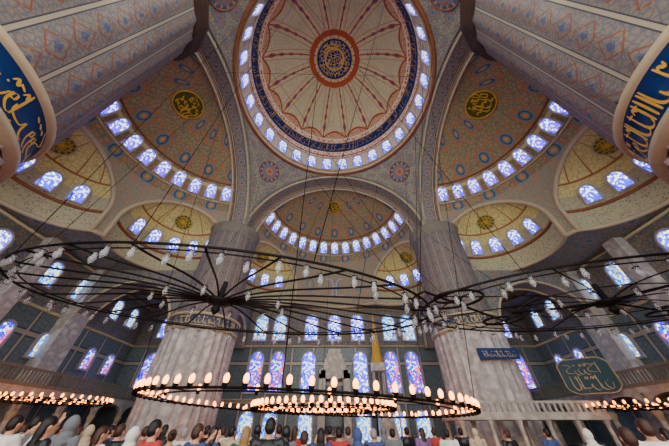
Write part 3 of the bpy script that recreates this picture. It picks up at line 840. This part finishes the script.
def shirt(pose):
    b=MB(); ell(b,(0,0,1.3),(.185,.125,.19)); ell(b,(0,0,1.08),(.155,.12,.2)); ell(b,(0,-.01,.95),(.178,.128,.14)); cap(b,(-.165,-.005,1.4),(.165,-.005,1.4),.066,.066)
    for (sh,el,wr) in arms(pose):
        cap(b,sh,Vector(sh).lerp(Vector(el),1.05),.066,.056)
        if pose!='down': cap(b,el,Vector(el).lerp(Vector(wr),.8),.054,.042)
    return remesh(b,'shirt_'+pose,.014,[None])
def trousers():
    b=MB(); ell(b,(0,-.01,.93),(.17,.12,.1))
    for s_ in(-1,1): cap(b,(.09*s_,0,.9),(.1*s_,.01,.5),.098,.072); cap(b,(.1*s_,.01,.5),(.1*s_,-.02,.14),.072,.062)
    return remesh(b,'trousers',.014,[None])
def hairm(k):
    b=MB(); ell(b,(0,-.016,1.627),(.084,.094,.094))
    if k=='short': ell(b,(0,-.035,1.59),(.08,.075,.085))
    if k=='long': ell(b,(0,-.06,1.54),(.085,.055,.15)); ell(b,(0,-.075,1.42),(.08,.035,.14))
    if k=='bun': ell(b,(0,-.04,1.6),(.078,.075,.08)); ell(b,(0,-.13,1.66),(.04,.04,.04))
    if k=='scarf': ell(b,(0,-.02,1.61),(.095,.095,.125)); ell(b,(0,-.01,1.47),(.1,.1,.09)); ell(b,(0,-.03,1.4),(.17,.12,.06)); ell(b,(0,-.1,1.35),(.12,.05,.14))
    return remesh(b,'hair_'+k,.011,[None])
BM={p:body(p) for p in('down','phone','one')}; SM={p:shirt(p) for p in('down','phone','one')}; TM=trousers(); HM={k:hairm(k) for k in('short','long','bun','scarf')}
eyem=plain('eye','#201812',.2); EM=[]
for s_ in(-1,1):
    eb=MB(); ell(eb,(.03*s_,.086,1.605),(.012,.009,.009),8,6); EM.append(eb.mesh('eye',[eyem]))
PM={}
def cm(h,r=.8):
    if h not in PM: PM[h]=plain('cloth_'+h[1:],h,r,0,.1,8)
    return PM[h]
names={'#1b1b20':'black','#d8d4cc':'white','#3a4a78':'blue','#a83a34':'red','#6a6e72':'grey','#c9a23c':'mustard','#2e5a48':'green','#7a5a88':'purple','#b8a488':'beige','#58a0a8':'turquoise'}
HC={'black':'#15100e','brown':'#3a241a','fair':'#8a6a40','grey':'#8a8480'}
def person(px,fwd,hgt,pose,hair,hc,sc,yaw,scarfc=None):
    depth=.759*fwd; x=(px-334.5)/241*depth; k=hgt/1.72
    hd=('%s headscarf'%names[scarfc]) if hair=='scarf' else '%s %s hair'%({'bun':'tied'}.get(hair,hair),hc)
    ps={'down':'standing in crowd','phone':'holding up phone','one':'raising phone'}[pose]
    o=mk('person',BM[pose],label='person with %s, %s top, %s'%(hd,names[sc],ps),category='person'); o.location=(x,fwd,0); o.rotation_euler=(0,0,yaw); o.scale=(k,k,k)
    def ch(n,me,mt):
        c=mk(n,me,o); 
        if mt: 
            c.material_slots[0].link='OBJECT'; c.material_slots[0].material=mt
        return c
    ch('headscarf' if hair=='scarf' else 'hair',HM[hair],cm(scarfc) if hair=='scarf' else cm(HC[hc],.5))
    ch('shirt',SM[pose],cm(sc)); ch('trousers',TM,cm(random.choice(['#1b1b20','#3a4a78','#6a6e72','#b8a488'])))
    for em in EM: ch('eye',em,None)
    if pose!='down':
        b=MB(); b.box(-.04,.04,-.005,.005,-.08,.08); q=b.obj('phone',[cm('#1b1b20',.3)],smooth=False,label='black smartphone held up by a visitor',category='phone')
        lp=Vector((0,.40,1.58)) if pose=='phone' else Vector((.15,.32,1.72))
        q.location=o.location+Matrix.Rotation(yaw,3,'Z')@(lp*k); q.rotation_euler=(0,0,yaw)
pp=[(12,5.2,1.74,'phone','short','black','#d8d4cc'),(33,5.8,1.76,'one','short','black','#6a6e72'),(47,4.4,1.70,'down','long','black','#1b1b20'),(70,5.0,1.72,'down','scarf','black','#6a6e72'),
(90,6.6,1.62,'down','scarf','black','#a83a34'),(104,5.2,1.60,'down','long','brown','#d8d4cc'),(121,6.0,1.64,'down','short','brown','#1b1b20'),(136,5.0,1.58,'down','scarf','black','#c9a23c'),
(155,4.6,1.67,'down','short','black','#a83a34'),(174,6.0,1.56,'down','bun','brown','#6a6e72'),(186,7.0,1.60,'down','short','grey','#d8d4cc'),(199,5.0,1.63,'phone','short','brown','#3a4a78'),
(215,6.0,1.60,'down','scarf','black','#1b1b20'),(233,7.2,1.62,'down','short','black','#b8a488'),(247,5.4,1.60,'down','long','fair','#2e5a48'),(270,4.8,1.70,'down','short','black','#1b1b20'),
(287,6.2,1.61,'down','scarf','black','#6a6e72'),(305,5.6,1.54,'down','short','brown','#d8d4cc'),(321,6.2,1.58,'phone','long','black','#3a4a78'),(339,7.0,1.60,'down','short','black','#a83a34'),
(357,5.8,1.57,'down','scarf','black','#1b1b20'),(373,7.2,1.58,'down','short','grey','#3a4a78'),(392,8.6,1.58,'down','short','black','#6a6e72'),(421,9.0,1.60,'down','long','brown','#7a5a88'),
(446,8.4,1.58,'down','short','black','#d8d4cc'),(474,9.2,1.58,'down','scarf','black','#b8a488'),(505,8.6,1.56,'down','short','brown','#1b1b20'),(545,8.8,1.58,'down','short','black','#3a4a78'),
(585,7.0,1.56,'down','scarf','black','#1b1b20'),(623,4.0,1.58,'down','short','brown','#6a6e72'),(646,4.4,1.68,'down','short','brown','#d8d4cc'),(662,6.4,1.58,'down','long','black','#a83a34'),
(24,7.4,1.66,'down','short','brown','#3a4a78'),(59,7.2,1.66,'down','short','black','#d8d4cc'),(80,8.2,1.62,'down','long','brown','#1b1b20'),(112,8.0,1.64,'down','short','black','#3a4a78'),(146,7.6,1.62,'down','short','brown','#6a6e72'),
(165,8.2,1.66,'down','long','black','#1b1b20'),(208,8.2,1.64,'down','short','black','#1b1b20'),(224,8.8,1.62,'down','short','brown','#d8d4cc'),(258,8.0,1.64,'down','scarf','black','#b8a488'),(279,8.4,1.66,'down','short','black','#3a4a78'),
(296,8.2,1.62,'down','long','brown','#a83a34'),(330,9.0,1.64,'down','short','black','#1b1b20'),(348,8.8,1.62,'down','short','brown','#6a6e72'),(383,9.6,1.62,'down','scarf','black','#d8d4cc'),(406,10,1.62,'down','short','black','#1b1b20'),(433,10,1.6,'down','short','brown','#a83a34'),(460,10.5,1.6,'down','short','black','#1b1b20')]
scs=['#d8d4cc','#58a0a8','#1b1b20','#6a6e72','#b8a488','#1b1b20','#3a4a78']
for i,(px,f,h,po,ha,hc,sc) in enumerate(pp):
    person(px,f,h,po,ha,hc,sc,random.uniform(-.6,.6),scs[i%7])
# ================================================================ LIGHT / WORLD / CAMERA
w=bpy.data.worlds.new('World'); bpy.context.scene.world=w; w.use_nodes=True
w.node_tree.nodes['Background'].inputs[0].default_value=(1.0,.98,.94,1); w.node_tree.nodes['Background'].inputs[1].default_value=4.0
cd=bpy.data.cameras.new('Camera'); cd.sensor_width=36; cd.lens=36*241/669; cd.clip_end=300
cam=bpy.data.objects.new('Camera',cd); COL.objects.link(cam); cam.location=(0,0,CAMZ); cam.rotation_euler=(math.radians(90+40.6),0,0)
bpy.context.scene.camera=cam
